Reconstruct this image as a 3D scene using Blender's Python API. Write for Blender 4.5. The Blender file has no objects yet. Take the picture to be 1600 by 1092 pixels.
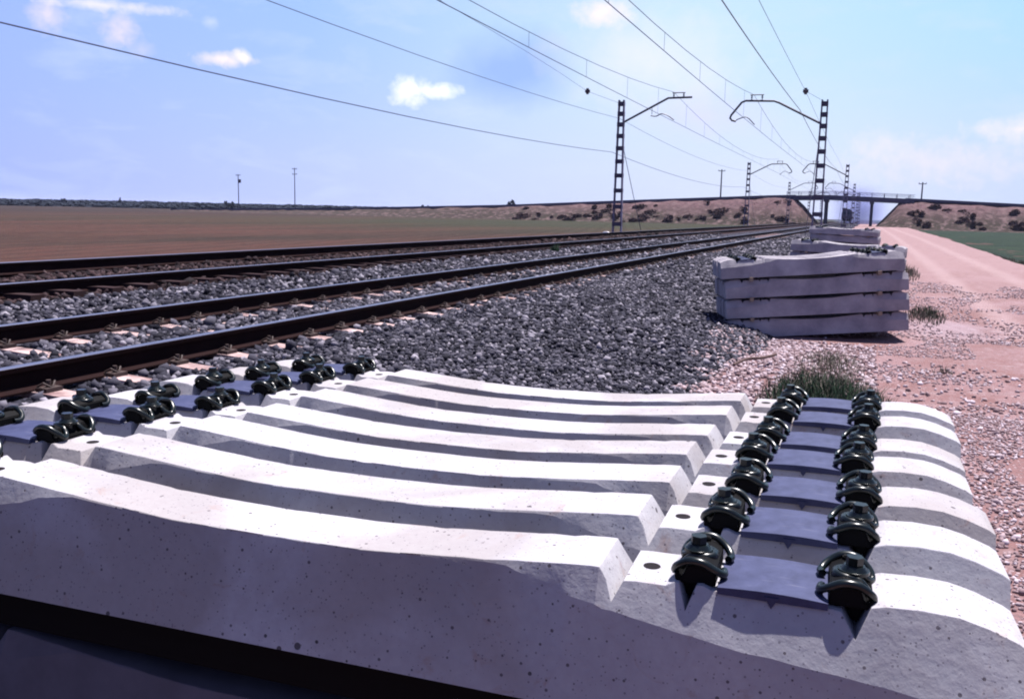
import bpy, bmesh, math, random
import numpy as np
from mathutils import Vector, Matrix, noise
random.seed(7); rng = np.random.default_rng(11)
S = bpy.context.scene
C = S.collection
# ------------------------------------------------------------ camera, sky, sun, exposure
CAMZ = 1.46
cam = bpy.data.cameras.new('camera'); camo = bpy.data.objects.new('camera', cam); C.objects.link(camo)
cam.lens = 32.79; cam.sensor_width = 36; cam.clip_start = 0.05; cam.clip_end = 9000
r_ = Vector((0.935, 0.353, 0.021)); f_ = Vector((-0.347, 0.927, -0.1456)).normalized()
r_ = (r_ - f_ * r_.dot(f_)).normalized(); u_ = r_.cross(f_)
camo.matrix_world = Matrix(((r_.x, u_.x, -f_.x, 0), (r_.y, u_.y, -f_.y, 0), (r_.z, u_.z, -f_.z, CAMZ), (0, 0, 0, 1)))
S.camera = camo
S.view_settings.view_transform = 'Standard'; S.view_settings.look = 'None'
S.view_settings.exposure = 1.28; S.view_settings.gamma = 1
S.cycles.filter_width = 2.0
SUN = Vector((0.12, 0.29, 0.949)).normalized()
sl = bpy.data.lights.new('sun', 'SUN'); so = bpy.data.objects.new('sun', sl); C.objects.link(so)
sl.energy = 5.0; sl.angle = math.radians(0.5); sl.color = (1.0, 0.945, 0.93)
so.rotation_euler = SUN.to_track_quat('Z', 'Y').to_euler(); so.location = (0, 0, 30)

w = bpy.data.worlds.new('World'); S.world = w; w.use_nodes = True
NT = w.node_tree; NT.nodes.clear()
class G:
    """tiny node-expression helper"""
    def __init__(s, nt): s.nt = nt
    def n(s, t, **k):
        x = s.nt.nodes.new(t)
        for a, b in k.items(): setattr(x, a, b)
        return x
    def set(s, sock, v):
        if hasattr(v, 'is_output') or isinstance(v, bpy.types.NodeSocket): s.nt.links.new(v, sock)
        else: sock.default_value = v
    def m(s, op, a, b=0.0, c=0.0, clamp=False):
        x = s.n('ShaderNodeMath', operation=op); x.use_clamp = clamp
        s.set(x.inputs[0], a); s.set(x.inputs[1], b)
        if op in ('MULTIPLY_ADD', 'SMOOTH_MIN'): s.set(x.inputs[2], c)
        return x.outputs[0]
    def xyz(s, a, b, c=0.0):
        x = s.n('ShaderNodeCombineXYZ'); s.set(x.inputs[0], a); s.set(x.inputs[1], b); s.set(x.inputs[2], c); return x.outputs[0]
    def sep(s, v):
        x = s.n('ShaderNodeSeparateXYZ'); s.set(x.inputs[0], v); return x.outputs
    def noise(s, v, sc, det=4, ro=.5, dist=0.0, out=0):
        x = s.n('ShaderNodeTexNoise'); s.set(x.inputs['Vector'], v); x.inputs['Scale'].default_value = sc
        x.inputs['Detail'].default_value = det; x.inputs['Roughness'].default_value = ro; x.inputs['Distortion'].default_value = dist
        return x.outputs[out]
    def vor(s, v, sc, feat='F1', out='Distance', rnd=1.0):
        x = s.n('ShaderNodeTexVoronoi', feature=feat); s.set(x.inputs['Vector'], v); x.inputs['Scale'].default_value = sc
        x.inputs['Randomness'].default_value = rnd
        return x.outputs[out]
    def ramp(s, v, pts, interp='LINEAR'):
        x = s.n('ShaderNodeValToRGB'); s.set(x.inputs[0], v); cr = x.color_ramp; cr.interpolation = interp
        while len(cr.elements) > 1: cr.elements.remove(cr.elements[0])
        for i, (p, c) in enumerate(pts):
            e = cr.elements[0] if i == 0 else cr.elements.new(p)
            e.position = p
            e.color = (c, c, c, 1) if isinstance(c, (int, float)) else (*c, 1)
        return x.outputs[0]
    def mix(s, f, a, b, bt='MIX'):
        x = s.n('ShaderNodeMix', data_type='RGBA', blend_type=bt)
        s.set(x.inputs[0], f); s.set(x.inputs[6], a if not isinstance(a, tuple) else (*a, 1)); s.set(x.inputs[7], b if not isinstance(b, tuple) else (*b, 1))
        return x.outputs[2]
    def mr(s, v, a, b, c=0.0, d=1.0):
        x = s.n('ShaderNodeMapRange'); s.set(x.inputs[0], v)
        for i, q in enumerate((a, b, c, d)): x.inputs[i + 1].default_value = q
        return x.outputs[0]
g = G(NT)
sky = g.n('ShaderNodeTexSky', sky_type='NISHITA'); sky.sun_disc = False
sky.sun_elevation = math.asin(SUN.z); sky.sun_rotation = math.atan2(SUN.x, SUN.y)
sky.air_density = 1.0; sky.dust_density = 1.2; sky.ozone_density = 1.6
tc = g.n('ShaderNodeTexCoord'); X, Y, Z = g.sep(tc.outputs['Generated'])
az = g.m('MULTIPLY', g.m('ARCTAN2', X, Y), 57.2958)        # degrees, 0 along the tracks
el = g.m('MULTIPLY', g.m('ARCSINE', Z), 57.2958)
ae = g.xyz(az, el)
SKS = 0.10
def k(c): return tuple(q / SKS for q in c)
# colour of the air: periwinkle to the left, pale in the middle, cyan blue high on the right
tlow = g.ramp(g.mr(az, -52, 12), [(0, k((.165, .215, .47))), (.45, k((.275, .32, .46))), (.75, k((.335, .365, .45))), (1, k((.26, .31, .44)))])
thigh = g.ramp(g.mr(az, -52, 12), [(0, k((.160, .225, .47))), (.3, k((.175, .265, .455))), (.62, k((.29, .38, .45))), (1, k((.19, .33, .475)))])
grad = g.mix(g.ramp(g.mr(el, 0, 11), [(0, 0), (.25, .12), (.8, .85), (1, 1)]), tlow, thigh)
grad = g.mix(g.ramp(g.mr(el, 12, 50), [(0, 0), (.35, .75), (1, 1)]), grad, k((.05, .07, .21)))
back = g.ramp(g.m('ABSOLUTE', g.m('ADD', g.m('DIVIDE', az, 180.0), .11)), [(0, 0), (.26, 0), (.45, 1), (1, 1)])      # sky opposite the sun is deeper
grad = g.mix(back, grad, k((.075, .10, .235)))
nish = g.mix(1.0, sky.outputs[0], (0.42, 0.40, 0.60), 'MULTIPLY')
base = g.mix(0.88, nish, grad)
n1 = g.noise(g.xyz(g.m('MULTIPLY', az, 0.35), el), 0.55, 6, .6, .4)
n2 = g.noise(ae, 1.3, 5, .6, .3)
n3 = g.noise(ae, 0.45, 5, .55, .2)
def blob(a0, e0, wa, we, amp=.9, nn=n2):
    dx = g.m('DIVIDE', g.m('SUBTRACT', az, a0), wa); dy = g.m('DIVIDE', g.m('SUBTRACT', el, e0), we)
    d = g.m('SQRT', g.m('ADD', g.m('MULTIPLY', dx, dx), g.m('MULTIPLY', dy, dy)))
    v = g.m('ADD', g.m('SUBTRACT', 1.0, d), g.m('MULTIPLY', g.m('SUBTRACT', nn, 0.5), amp))
    return v
def addcloud(col, b, lo, hi, c, mx=1.0):
    return g.mix(g.mr(b, lo - .08, hi + .3, 0, mx), col, k(c))
# faint streaks everywhere, stronger to the right
streak = g.mr(n1, .5, .72, 0, .35)
col = g.mix(streak, base, k((.30, .345, .48)))
col = addcloud(col, blob(-20.8, 8.3, 4.2, 2.6, .7, n3), 0.0, .45, (.150, .225, .42), .9)      # blue hole right of the small cloud
col = addcloud(col, blob(-12.5, 8.8, 6.5, 3.2, 1.5, n3), 0.0, .9, (.40, .40, .47), .75)      # bright veil between the wires
col = addcloud(col, blob(-15.6, 11.5, 2.2, 1.0, 1.2), 0.1, .8, (.50, .43, .46), .9)
col = addcloud(col, blob(-9.5, 5.8, 5, 1.6, 1.2, n3), 0.0, .8, (.34, .33, .48), .6)
col = addcloud(col, blob(3.6, 3.2, 6.5, 1.6, 1.8), 0.1, .9, (.40, .37, .48), .7)             # bank on the right
col = addcloud(col, blob(7.3, 4.9, 3.0, .75, 1.3), 0.0, .7, (.44, .40, .48), .8)
col = addcloud(col, blob(0.3, 4.1, 2.0, 1.0, 1.5), 0.0, .8, (.40, .38, .48), .6)
for a0, e0, wa, we, c, mx in ((-37.4, 8.2, 1.7, .5, (.48, .42, .46), .9), (-36.5, 8.4, .6, .45, (.5, .46, .47), .9),
        (-27.0, 6.9, 1.3, 1.0, (.52, .52, .5), .95), (-25.2, 6.95, 1.6, .5, (.55, .55, .5), 1), (-46.5, 9.8, 1.0, 1.1, (.40, .36, .47), .75),
        (-42.9, 9.3, 1.1, 1.0, (.40, .36, .47), .8), (-41.9, 8.4, .8, .6, (.32, .32, .47), .6), (-38.2, 10.1, .5, .4, (.3, .34, .48), .6),
        (-43.5, 10.5, 4.5, .35, (.42, .40, .48), .8)):
    col = addcloud(col, blob(a0, e0, wa, we, 1.6), 0.0, .7, c, mx)
bg = g.n('ShaderNodeBackground'); g.set(bg.inputs[0], col); bg.inputs[1].default_value = SKS
wo = g.n('ShaderNodeOutputWorld'); NT.links.new(bg.outputs[0], wo.inputs[0])

# ------------------------------------------------------------ helpers
def mat(name, col=(.5, .5, .5), rough=.8, metal=0.0, build=None, spec=None):
    m = bpy.data.materials.new(name); m.use_nodes = True
    b = m.node_tree.nodes['Principled BSDF']
    b.inputs['Base Color'].default_value = (*col, 1); b.inputs['Roughness'].default_value = rough; b.inputs['Metallic'].default_value = metal
    if spec is None and rough >= .75 and metal == 0: spec = .12
    if spec is not None: b.inputs['Specular IOR Level'].default_value = spec
    if build:
        gg = G(m.node_tree); gg.b = b; gg.tc = gg.n('ShaderNodeTexCoord'); gg.P = gg.tc.outputs['Object']; build(gg)
    return m
def bump(gg, h, strength=.5, dist=.01, prev=None):
    x = gg.n('ShaderNodeBump'); x.inputs['Strength'].default_value = strength; x.inputs['Distance'].default_value = dist
    gg.set(x.inputs['Height'], h)
    if prev is not None: gg.set(x.inputs['Normal'], prev)
    gg.set(gg.b.inputs['Normal'], x.outputs[0]); return x.outputs[0]
def wpos(gg):
    return gg.n('ShaderNodeNewGeometry').outputs['Position']

class MB:
    def __init__(s): s.v = []; s.f = []
    def add(s, vs, fs):
        o = len(s.v); s.v += [tuple(v) for v in vs]; s.f += [tuple(i + o for i in f) for f in fs]; return s
    def box(s, c, d, rz=0.0):
        cx, cy, cz = c; a, b, h = (q / 2 for q in d); cs, sn = math.cos(rz), math.sin(rz)
        vs = [(cx + x * a * cs - y * b * sn, cy + x * a * sn + y * b * cs, cz + z * h) for z in (-1, 1) for x, y in ((-1, -1), (1, -1), (1, 1), (-1, 1))]
        return s.add(vs, [(3, 2, 1, 0), (4, 5, 6, 7), (0, 1, 5, 4), (1, 2, 6, 5), (2, 3, 7, 6), (3, 0, 4, 7)])
    def tube(s, pts, r, n=8, cap=True):
        pts = [Vector(p) for p in pts]; N = len(pts); vs = []; fs = []
        up = None
        for i, p in enumerate(pts):
            t = (pts[min(i + 1, N - 1)] - pts[max(i - 1, 0)]).normalized()
            if up is None: up = t.orthogonal().normalized()
            up = (up - t * up.dot(t)); up = up.normalized() if up.length > 1e-6 else t.orthogonal().normalized()
            sd = t.cross(up); rr = r[i] if isinstance(r, (list, tuple)) else r
            for j in range(n):
                a = 2 * math.pi * j / n; vs.append(p + up * math.cos(a) * rr + sd * math.sin(a) * rr)
        for i in range(N - 1):
            for j in range(n):
                a = i * n + j; b = i * n + (j + 1) % n; fs.append((a, b, b + n, a + n))
        if cap: fs.append(tuple(range(n - 1, -1, -1))); fs.append(tuple(range((N - 1) * n, N * n)))
        return s.add(vs, fs)
    def prism(s, poly, y0, y1):          # polygon in x,z extruded along y
        n = len(poly); vs = [(x, y0, z) for x, z in poly] + [(x, y1, z) for x, z in poly]
        fs = [tuple(range(n)), tuple(range(2 * n - 1, n - 1, -1))] + [(i, i + n, (i + 1) % n + n, (i + 1) % n) for i in range(n)]
        return s.add(vs, fs)
    def build(s, name, m, parent=None, smooth=None, bevel=0.0):
        me = bpy.data.meshes.new(name); me.from_pydata(s.v, [], s.f); me.update()
        bm = bmesh.new(); bm.from_mesh(me); bmesh.ops.recalc_face_normals(bm, faces=bm.faces)
        if bevel: 
            es = [e for e in bm.edges if len(e.link_faces) == 2 and e.calc_face_angle(0) > math.radians(26)]
            bmesh.ops.bevel(bm, geom=es, offset=bevel, segments=2, affect='EDGES', clamp_overlap=True)
        bm.to_mesh(me); bm.free()
        if smooth is not None:
            me.polygons.foreach_set('use_smooth', [True] * len(me.polygons)); me.set_sharp_from_angle(angle=math.radians(smooth))
        me.materials.append(m)
        return link(name, me, parent)
def link(name, me, parent=None):
    o = bpy.data.objects.new(name, me); C.objects.link(o)
    if parent: o.parent = parent
    return o
def tag(o, label=None, cat=None, group=None, kind=None):
    for a, b in (('label', label), ('category', cat), ('group', group), ('kind', kind)):
        if b: o[a] = b
    return o
def empty(name, loc=(0, 0, 0), rz=0.0):
    o = bpy.data.objects.new(name, None); C.objects.link(o); o.location = loc; o.rotation_euler = (0, 0, rz); o.empty_display_size = .2
    return o
KIDS = {}
def copy_tree(o, parent=None):
    c = o.copy(); C.objects.link(c)
    if parent: c.parent = parent
    for ch in list(o.children): copy_tree(ch, c)
    return c
def gridmesh(name, xs, ys, zf, m, kind='structure', smooth=True):
    xs = np.asarray(xs); ys = np.asarray(ys); nx, ny = len(xs), len(ys)
    XX, YY = np.meshgrid(xs, ys); co = np.empty((nx * ny, 3)); co[:, 0] = XX.ravel(); co[:, 1] = YY.ravel()
    co[:, 2] = [zf(x, y) for x, y in zip(co[:, 0], co[:, 1])]
    i = np.arange(nx - 1)[None, :] + nx * np.arange(ny - 1)[:, None]; i = i.ravel()
    fa = np.stack([i, i + 1, i + 1 + nx, i + nx], 1)
    me = rawmesh(name, co, fa); me.polygons.foreach_set('use_smooth', np.ones(len(fa), bool)) if smooth else None
    me.materials.append(m); o = link(name, me); o['kind'] = kind
    return o
def rawmesh(name, co, fa):
    me = bpy.data.meshes.new(name); nf, k_ = fa.shape
    me.vertices.add(len(co)); me.vertices.foreach_set('co', np.asarray(co, np.float32).ravel())
    me.loops.add(nf * k_); me.loops.foreach_set('vertex_index', fa.astype(np.int32).ravel())
    me.polygons.add(nf); me.polygons.foreach_set('loop_start', np.arange(0, nf * k_, k_, dtype=np.int32))
    me.update(calc_edges=True); me.validate(); return me
def lerp(x, pts):
    return float(np.interp(x, [p[0] for p in pts], [p[1] for p in pts]))

# ------------------------------------------------------------ materials
def b_concrete(gg):
    P = gg.P; oi = gg.n('ShaderNodeObjectInfo'); rnd = oi.outputs['Random']
    PO = gg.n('ShaderNodeVectorMath', operation='ADD'); gg.set(PO.inputs[0], P); gg.set(PO.inputs[1], gg.xyz(gg.m('MULTIPLY', rnd, 13.0), gg.m('MULTIPLY', rnd, 7.0), 0.0)); P = PO.outputs[0]
    big = gg.noise(P, 3.2, 6, .62, .4); fine = gg.noise(P, 60, 4, .6)
    c = gg.mix(gg.ramp(big, [(.3, 0), (.7, 1)]), (.27, .27, .295), (.365, .36, .38))
    c = gg.mix(gg.mr(fine, .3, .7, 0, .45), c, (.24, .22, .25))
    damp = gg.noise(P, 1.7, 4, .55, .8); c = gg.mix(gg.ramp(damp, [(.46, 0), (.60, .6)]), c, (.205, .18, .175))
    # rusty handling stains and weathered blotches
    st = gg.noise(P, 11, 5, .7, 1.0); c = gg.mix(gg.ramp(st, [(.60, 0), (.74, .6)]), c, (.22, .14, .12))
    # air pores
    v = gg.vor(P, 62); pr = gg.vor(P, 62, out='Color'); size = gg.mr(gg.sep(pr)[0], .35, 1, 0, .20)
    pore = gg.m('LESS_THAN', v, size); c = gg.mix(gg.m('MULTIPLY', pore, .85), c, (.07, .06, .07))
    v3 = gg.vor(P, 130); size3 = gg.mr(gg.sep(gg.vor(P, 130, out='Color'))[0], .2, 1, 0, .27); c = gg.mix(gg.m('MULTIPLY', gg.m('LESS_THAN', v3, size3), .6), c, (.09, .08, .10))
    v2 = gg.vor(P, 21); size2 = gg.mr(gg.sep(gg.vor(P, 21, out='Color'))[1], .84, 1, 0, .14)
    pore2 = gg.m('LESS_THAN', v2, size2); c = gg.mix(gg.m('MULTIPLY', pore2, .9), c, (.05, .045, .05))
    gg.set(gg.b.inputs['Base Color'], c)
    h = gg.m('SUBTRACT', gg.m('ADD', gg.m('MULTIPLY', fine, .25), gg.m('MULTIPLY', big, .5)), gg.m('ADD', gg.m('MULTIPLY', pore, .5), gg.m('MULTIPLY', pore2, .9)))
    bump(gg, h, .8, .006)
M_conc = mat('concrete', rough=.85, build=b_concrete)
def b_conc_old(gg):
    P = gg.P; oi = gg.n('ShaderNodeObjectInfo').outputs['Random']
    a = gg.noise(wpos(gg), 2.5, 6, .65); c = gg.mix(gg.ramp(a, [(.3, 0), (.7, 1)]), (.20, .19, .215), (.42, .395, .41))
    c = gg.mix(gg.mr(oi, 0, 1, 0, .35), c, (.17, .14, .19))
    gg.set(gg.b.inputs['Base Color'], c); bump(gg, gg.noise(P, 40, 4), .5, .006)
M_conc_old = mat('weathered_concrete', rough=.9, build=b_conc_old)
def b_track_sl(gg):
    a = gg.noise(wpos(gg), 5, 5, .65); gg.set(gg.b.inputs['Base Color'], gg.mix(gg.ramp(a, [(.35, 0), (.65, 1)]), (.14, .085, .085), (.40, .30, .29)))
M_track_sl = mat('track_sleeper_concrete', rough=.9, build=b_track_sl)
def b_pad(gg):
    a = gg.noise(gg.P, 18, 5, .7, .5); s = gg.noise(gg.xyz(*[gg.m('MULTIPLY', q, sc) for q, sc in zip(gg.sep(gg.P), (6, 60, 6))]), 2, 3)
    c = gg.mix(gg.ramp(a, [(.35, 0), (.7, 1)]), (.017, .021, .060), (.036, .042, .10)); c = gg.mix(gg.ramp(s, [(.62, 0), (.72, .4)]), c, (.12, .12, .17))
    gg.set(gg.b.inputs['Base Color'], c); bump(gg, a, .25, .002)
M_pad = mat('rubber_pad', rough=.6, build=b_pad, spec=.3)
def b_clip(gg):
    a = gg.noise(gg.P, 45, 4, .6); gg.set(gg.b.inputs['Base Color'], gg.mix(gg.ramp(a, [(.4, 0), (.7, 1)]), (.0018, .004, .0036), (.004, .009, .008)))
M_clip = mat('painted_spring_steel', rough=.28, metal=.0, build=b_clip, spec=.4)
M_plate = mat('black_nylon', (.0025, .0025, .003), .65, spec=.08)
M_hole = mat('dark_socket', (.012, .010, .012), .9, spec=.1)
def b_rail(gg):
    P = gg.P; a = gg.noise(P, 6, 5, .6); gg.set(gg.b.inputs['Base Color'], gg.mix(a, (.006, .0035, .004), (.020, .008, .008))); bump(gg, a, .3, .004)
M_rail = mat('rusty_rail', rough=.85, build=b_rail, spec=.05)
def b_railtop(gg):
    a = gg.noise(gg.P, 9, 4, .6); gg.set(gg.b.inputs['Base Color'], gg.mix(a, (.06, .07, .12), (.13, .14, .21)))
M_railtop = mat('polished_rail_head', rough=.42, metal=.55, build=b_railtop)
M_wood = mat('batten_wood', rough=.85, build=lambda gg: gg.set(gg.b.inputs['Base Color'], gg.mix(gg.noise(gg.xyz(*[gg.m('MULTIPLY', q, sc) for q, sc in zip(gg.sep(gg.P), (30, 3, 30))]), 2, 4), (.10, .075, .06), (.24, .19, .15))))
M_wood_pale = mat('pale_batten_wood', (.26, .20, .15), .85)
M_mast = mat('galvanised_mast', rough=.6, metal=.15, build=lambda gg: gg.set(gg.b.inputs['Base Color'], gg.mix(gg.noise(gg.P, 4, 4), (.11, .095, .16), (.20, .18, .27))))
M_batten = mat('mast_plate_steel', (.055, .046, .08), .6, .1)
M_arm = mat('cantilever_steel', (.05, .05, .075), .5, .3)
M_wire = mat('wire_metal', (.10, .11, .17), .5, .3)
M_insul = mat('insulator_ceramic', (.07, .06, .09), .3)
# stones: colour from a per-stone attribute
def stone_mat(name, ramp_):
    def b(gg):
        at = gg.n('ShaderNodeAttribute', attribute_name='tone'); v = at.outputs['Fac']
        c = gg.ramp(v, ramp_); nz = gg.noise(wpos(gg), 90, 3, .6)
        c = gg.mix(gg.mr(nz, .3, .7, 0, .5), c, gg.mix(.5, c, (.02, .02, .025))); gg.set(gg.b.inputs['Base Color'], c)
    return mat(name, rough=.85, build=b)
M_ballast = stone_mat('ballast_stone', [(0, (.008, .008, .013)), (.5, (.028, .027, .040)), (.78, (.065, .062, .082)), (.92, (.15, .14, .17)), (1, (.27, .25, .29))])
M_gravel = stone_mat('pink_gravel_stone', [(0, (.12, .075, .08)), (.35, (.235, .165, .175)), (.75, (.35, .27, .29)), (1, (.50, .43, .47))])
M_rustst = stone_mat('rust_stained_stone', [(0, (.007, .004, .005)), (.6, (.022, .011, .013)), (.9, (.045, .026, .028)), (1, (.09, .06, .06))])
def b_balbase(gg):
    P = wpos(gg); v = gg.vor(P, 24); vc = gg.vor(P, 24, out='Color'); r1 = gg.sep(vc)[0]
    c = gg.ramp(r1, [(0, (.004, .004, .007)), (.6, (.022, .021, .032)), (.85, (.06, .056, .08)), (1, (.16, .15, .18))])
    x = gg.sep(P)[0]; ru = gg.m('MULTIPLY', gg.m('LESS_THAN', x, -8.5), gg.m('GREATER_THAN', x, -11.6)); c = gg.mix(ru, c, gg.mix(r1, (.012, .006, .007), (.05, .026, .028)))
    gg.set(gg.b.inputs['Base Color'], c); bump(gg, gg.m('MULTIPLY', v, -1.0), 1.0, .05)
M_balbase = mat('ballast_bed', rough=.95, build=b_balbase)
def b_path(gg):
    P = wpos(gg); x, y, z = gg.sep(P)
    big = gg.noise(gg.xyz(x, gg.m('MULTIPLY', y, .45)), .9, 6, .6, .6); med = gg.noise(P, 5, 6, .65); fine = gg.noise(P, 38, 5, .7)
    c = gg.mix(gg.ramp(big, [(.36, 0), (.62, 1)]), (.160, .082, .078), (.235, .150, .160))
    c = gg.mix(gg.ramp(med, [(.5, 0), (.72, .7)]), c, (.29, .225, .235))
    v = gg.vor(P, 42); vc = gg.sep(gg.vor(P, 42, out='Color'))[0]
    peb = gg.m('MULTIPLY', gg.m('LESS_THAN', v, .38), gg.m('GREATER_THAN', vc, .35)); c = gg.mix(gg.m('MULTIPLY', peb, .75), c, gg.ramp(vc, [(.6, (.14, .10, .11)), (.8, (.30, .22, .23)), (1, (.46, .38, .41))]))
    c = gg.mix(gg.mr(fine, .35, .7, 0, .6), c, (.085, .045, .042))
    # pale band of spilled stone dust behind the pile
    dx = gg.m('DIVIDE', gg.m('SUBTRACT', x, 1.35), 1.0); dy = gg.m('DIVIDE', gg.m('SUBTRACT', y, 16.2), 1.9)
    d = gg.m('SQRT', gg.m('ADD', gg.m('MULTIPLY', dx, dx), gg.m('MULTIPLY', dy, dy)))
    c = gg.mix(gg.mr(gg.m('SUBTRACT', gg.m('ADD', 1.0, gg.m('MULTIPLY', med, .9)), d), .45, 1.1, 0, .35), c, (.29, .25, .29))
    c = gg.mix(gg.mr(y, 16, 40, 0, .8), c, gg.mix(med, (.175, .108, .108), (.275, .19, .195)))
    rut = gg.m('ADD', gg.mr(gg.m('ABSOLUTE', gg.m('SUBTRACT', gg.m('ADD', x, gg.m('MULTIPLY', med, .5)), 2.6)), .35, .1, 0, 1), gg.mr(gg.m('ABSOLUTE', gg.m('SUBTRACT', gg.m('ADD', x, gg.m('MULTIPLY', med, .5)), 4.4)), .4, .1, 0, 1), clamp=True)
    c = gg.mix(gg.m('MULTIPLY', rut, .35), c, (.30, .225, .225))
    gg.set(gg.b.inputs['Base Color'], c)
    bump(gg, gg.m('ADD', gg.m('MULTIPLY', fine, .5), gg.m('ADD', med, gg.m('MULTIPLY', peb, .4))), .8, .03)
M_path = mat('pink_dirt', rough=.95, build=b_path)
def b_field(gg):
    P = wpos(gg); x, y, z = gg.sep(P)
    d = gg.m('MULTIPLY', x, -1.0)
    strip = gg.noise(gg.xyz(gg.m('MULTIPLY', x, 1.0), gg.m('MULTIPLY', y, .16)), .09, 5, .6, .3); cl = gg.noise(P, 1.4, 6, .7); fi = gg.noise(P, 7, 5, .7)
    c = gg.mix(gg.ramp(strip, [(.40, 0), (.58, 1)]), (.032, .022, .017), (.074, .034, .027))
    c = gg.mix(gg.ramp(cl, [(.45, 0), (.7, .6)]), c, (.080, .052, .040)); c = gg.mix(gg.ramp(fi, [(.5, 0), (.75, .7)]), c, (.022, .018, .016))
    far = gg.mr(gg.m('ADD', d, gg.m('MULTIPLY', y, 0.15)), 95, 190, 0, 1); c = gg.mix(gg.m('MULTIPLY', far, .8), c, (.028, .022, .021))
    fe = gg.mr(y, 60, 120, 0, 1); c = gg.mix(gg.m('MULTIPLY', fe, gg.mr(d, 120, 60, 0, .8)), c, (.026, .034, .019))
    gg.set(gg.b.inputs['Base Color'], c); row = gg.m('SINE', gg.m('MULTIPLY', gg.m('ADD', x, gg.m('MULTIPLY', y, .25)), 4.2)); c = gg.mix(gg.mr(gg.m('ADD', row, gg.m('MULTIPLY', cl, 2.0)), .6, 2.2, 0, .4), c, (.02, .014, .011)); gg.set(gg.b.inputs['Base Color'], c)
    bump(gg, gg.m('ADD', cl, fi), .9, .2)
M_field = mat('stubble_field', rough=1, build=b_field)
def b_green(gg):
    P = wpos(gg); a = gg.noise(P, .25, 5, .6); b = gg.noise(P, 3, 5, .7)
    c = gg.mix(gg.ramp(a, [(.35, 0), (.65, 1)]), (.012, .022, .018), (.024, .038, .022)); c = gg.mix(gg.ramp(b, [(.45, 0), (.75, .6)]), c, (.012, .014, .016))
    gg.set(gg.b.inputs['Base Color'], c); bump(gg, b, 1, .2)
M_green = mat('green_crop', rough=1, build=b_green, spec=.1)
def b_verge(gg):
    P = wpos(gg); a = gg.noise(P, 2, 6, .7); gg.set(gg.b.inputs['Base Color'], gg.mix(gg.ramp(a, [(.35, 0), (.7, 1)]), (.035, .022, .022), (.085, .045, .038))); bump(gg, a, .8, .1)
M_verge = mat('red_soil', rough=1, build=b_verge)
def b_bank(gg):
    P = wpos(gg); x, y, z = gg.sep(P); a = gg.noise(P, .35, 7, .65, .5); b = gg.noise(P, 1.6, 5, .7)
    hi = gg.mr(gg.m('ADD', z, gg.m('MULTIPLY', gg.m('SUBTRACT', a, .5), 5.0)), 1.2, 4.4, 0, 1)
    c = gg.mix(hi, (.030, .026, .020), (.125, .075, .082)); c = gg.mix(gg.ramp(b, [(.42, 0), (.62, .85)]), c, (.038, .024, .026)); c = gg.mix(gg.ramp(gg.noise(P, .8, 5, .7), [(.5, 0), (.62, .6)]), c, (.16, .11, .11))
    gg.set(gg.b.inputs['Base Color'], c); bump(gg, b, .8, .3)
M_bank = mat('embankment_soil', rough=1, build=b_bank)
def leafmat(name, c1, c2):
    def b(gg):
        gi = gg.n('ShaderNodeNewGeometry').outputs['Random Per Island']; gg.set(gg.b.inputs['Base Color'], gg.mix(gi, c1, c2))
    return mat(name, rough=.9, build=b, spec=.1)
M_bush = leafmat('scrub_leaves', (.055, .036, .035), (.12, .08, .077))
M_grass = leafmat('grass_blades', (.010, .026, .016), (.035, .065, .036))
M_drygrass = leafmat('dry_grass_blades', (.045, .045, .035), (.13, .12, .10))
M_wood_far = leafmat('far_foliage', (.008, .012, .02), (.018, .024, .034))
M_bark = mat('bark', (.09, .06, .055), .9)
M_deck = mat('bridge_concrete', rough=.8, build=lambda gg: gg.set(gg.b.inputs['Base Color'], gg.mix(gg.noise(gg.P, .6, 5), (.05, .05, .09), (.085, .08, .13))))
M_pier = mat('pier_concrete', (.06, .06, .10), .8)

# ------------------------------------------------------------ ground
GZ = -0.12
gridmesh('ground', [-6000, -2500, -900, -300, -60, 0, 60, 300, 900, 2500, 6000], [-200, -20, 60, 200, 600, 1500, 3500, 7500], lambda x, y: -1.1, M_verge)
PB = [(-14.2, -.32), (-13.2, -.2), (-11.9, .43), (-11.4, .47), (-10.9, .50), (-10.6, .455), (-9.2, .385), (-8.75, .365), (-8.2, .34), (-7.2, .245), (-4.3, .245), (-3.8, .22), (-1.35, -.15), (-1.05, -.32)]
def zb(x, y):
    return lerp(x + .12 * noise.noise((y * .5, 3.1, 0)), PB) + .02 * noise.noise((x * 1.3, y * 1.3, 0))
gridmesh('ballast_bed', np.linspace(-14.2, -1.05, 95), np.concatenate([np.linspace(-4, 30, 150), np.linspace(31, 330, 120)]), zb, M_balbase)
def zp(x, y):
    z = GZ - .02 + .035 * noise.noise((x * .8, y * .5, 5)) + .012 * noise.noise((x * 4, y * 4, 2))
    z += .10 * math.exp(-(((x + .75) / .55) ** 2) - ((y - 9.2) / 2.6) ** 2)          # spilled gravel heap
    z -= .12 * math.exp(-(((x + 1.6) / .5) ** 2) - ((y - 12.1) / .8) ** 2)
    z += .03 * math.exp(-((x - 5.5) / .5) ** 2)
    z -= .10 * min(1, max(0, (y - 8) / 5))
    if y > 24: z += .25 * min(1, (y - 24) / 60)
    e = 5.75 + .3 * noise.noise((y * .12, 1, 1)) + (.012 * (y - 40) if y > 40 else 0)
    if x > e: z -= min(.55, (x - e) * .6)
    return z
gridmesh('dirt_path', np.concatenate([np.linspace(-2.2, 6.6, 120), np.linspace(6.8, 9.5, 12)]), np.concatenate([np.linspace(-4, 22, 320), np.linspace(22.3, 70, 110), np.linspace(72, 330, 60)]), zp, M_path)
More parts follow.
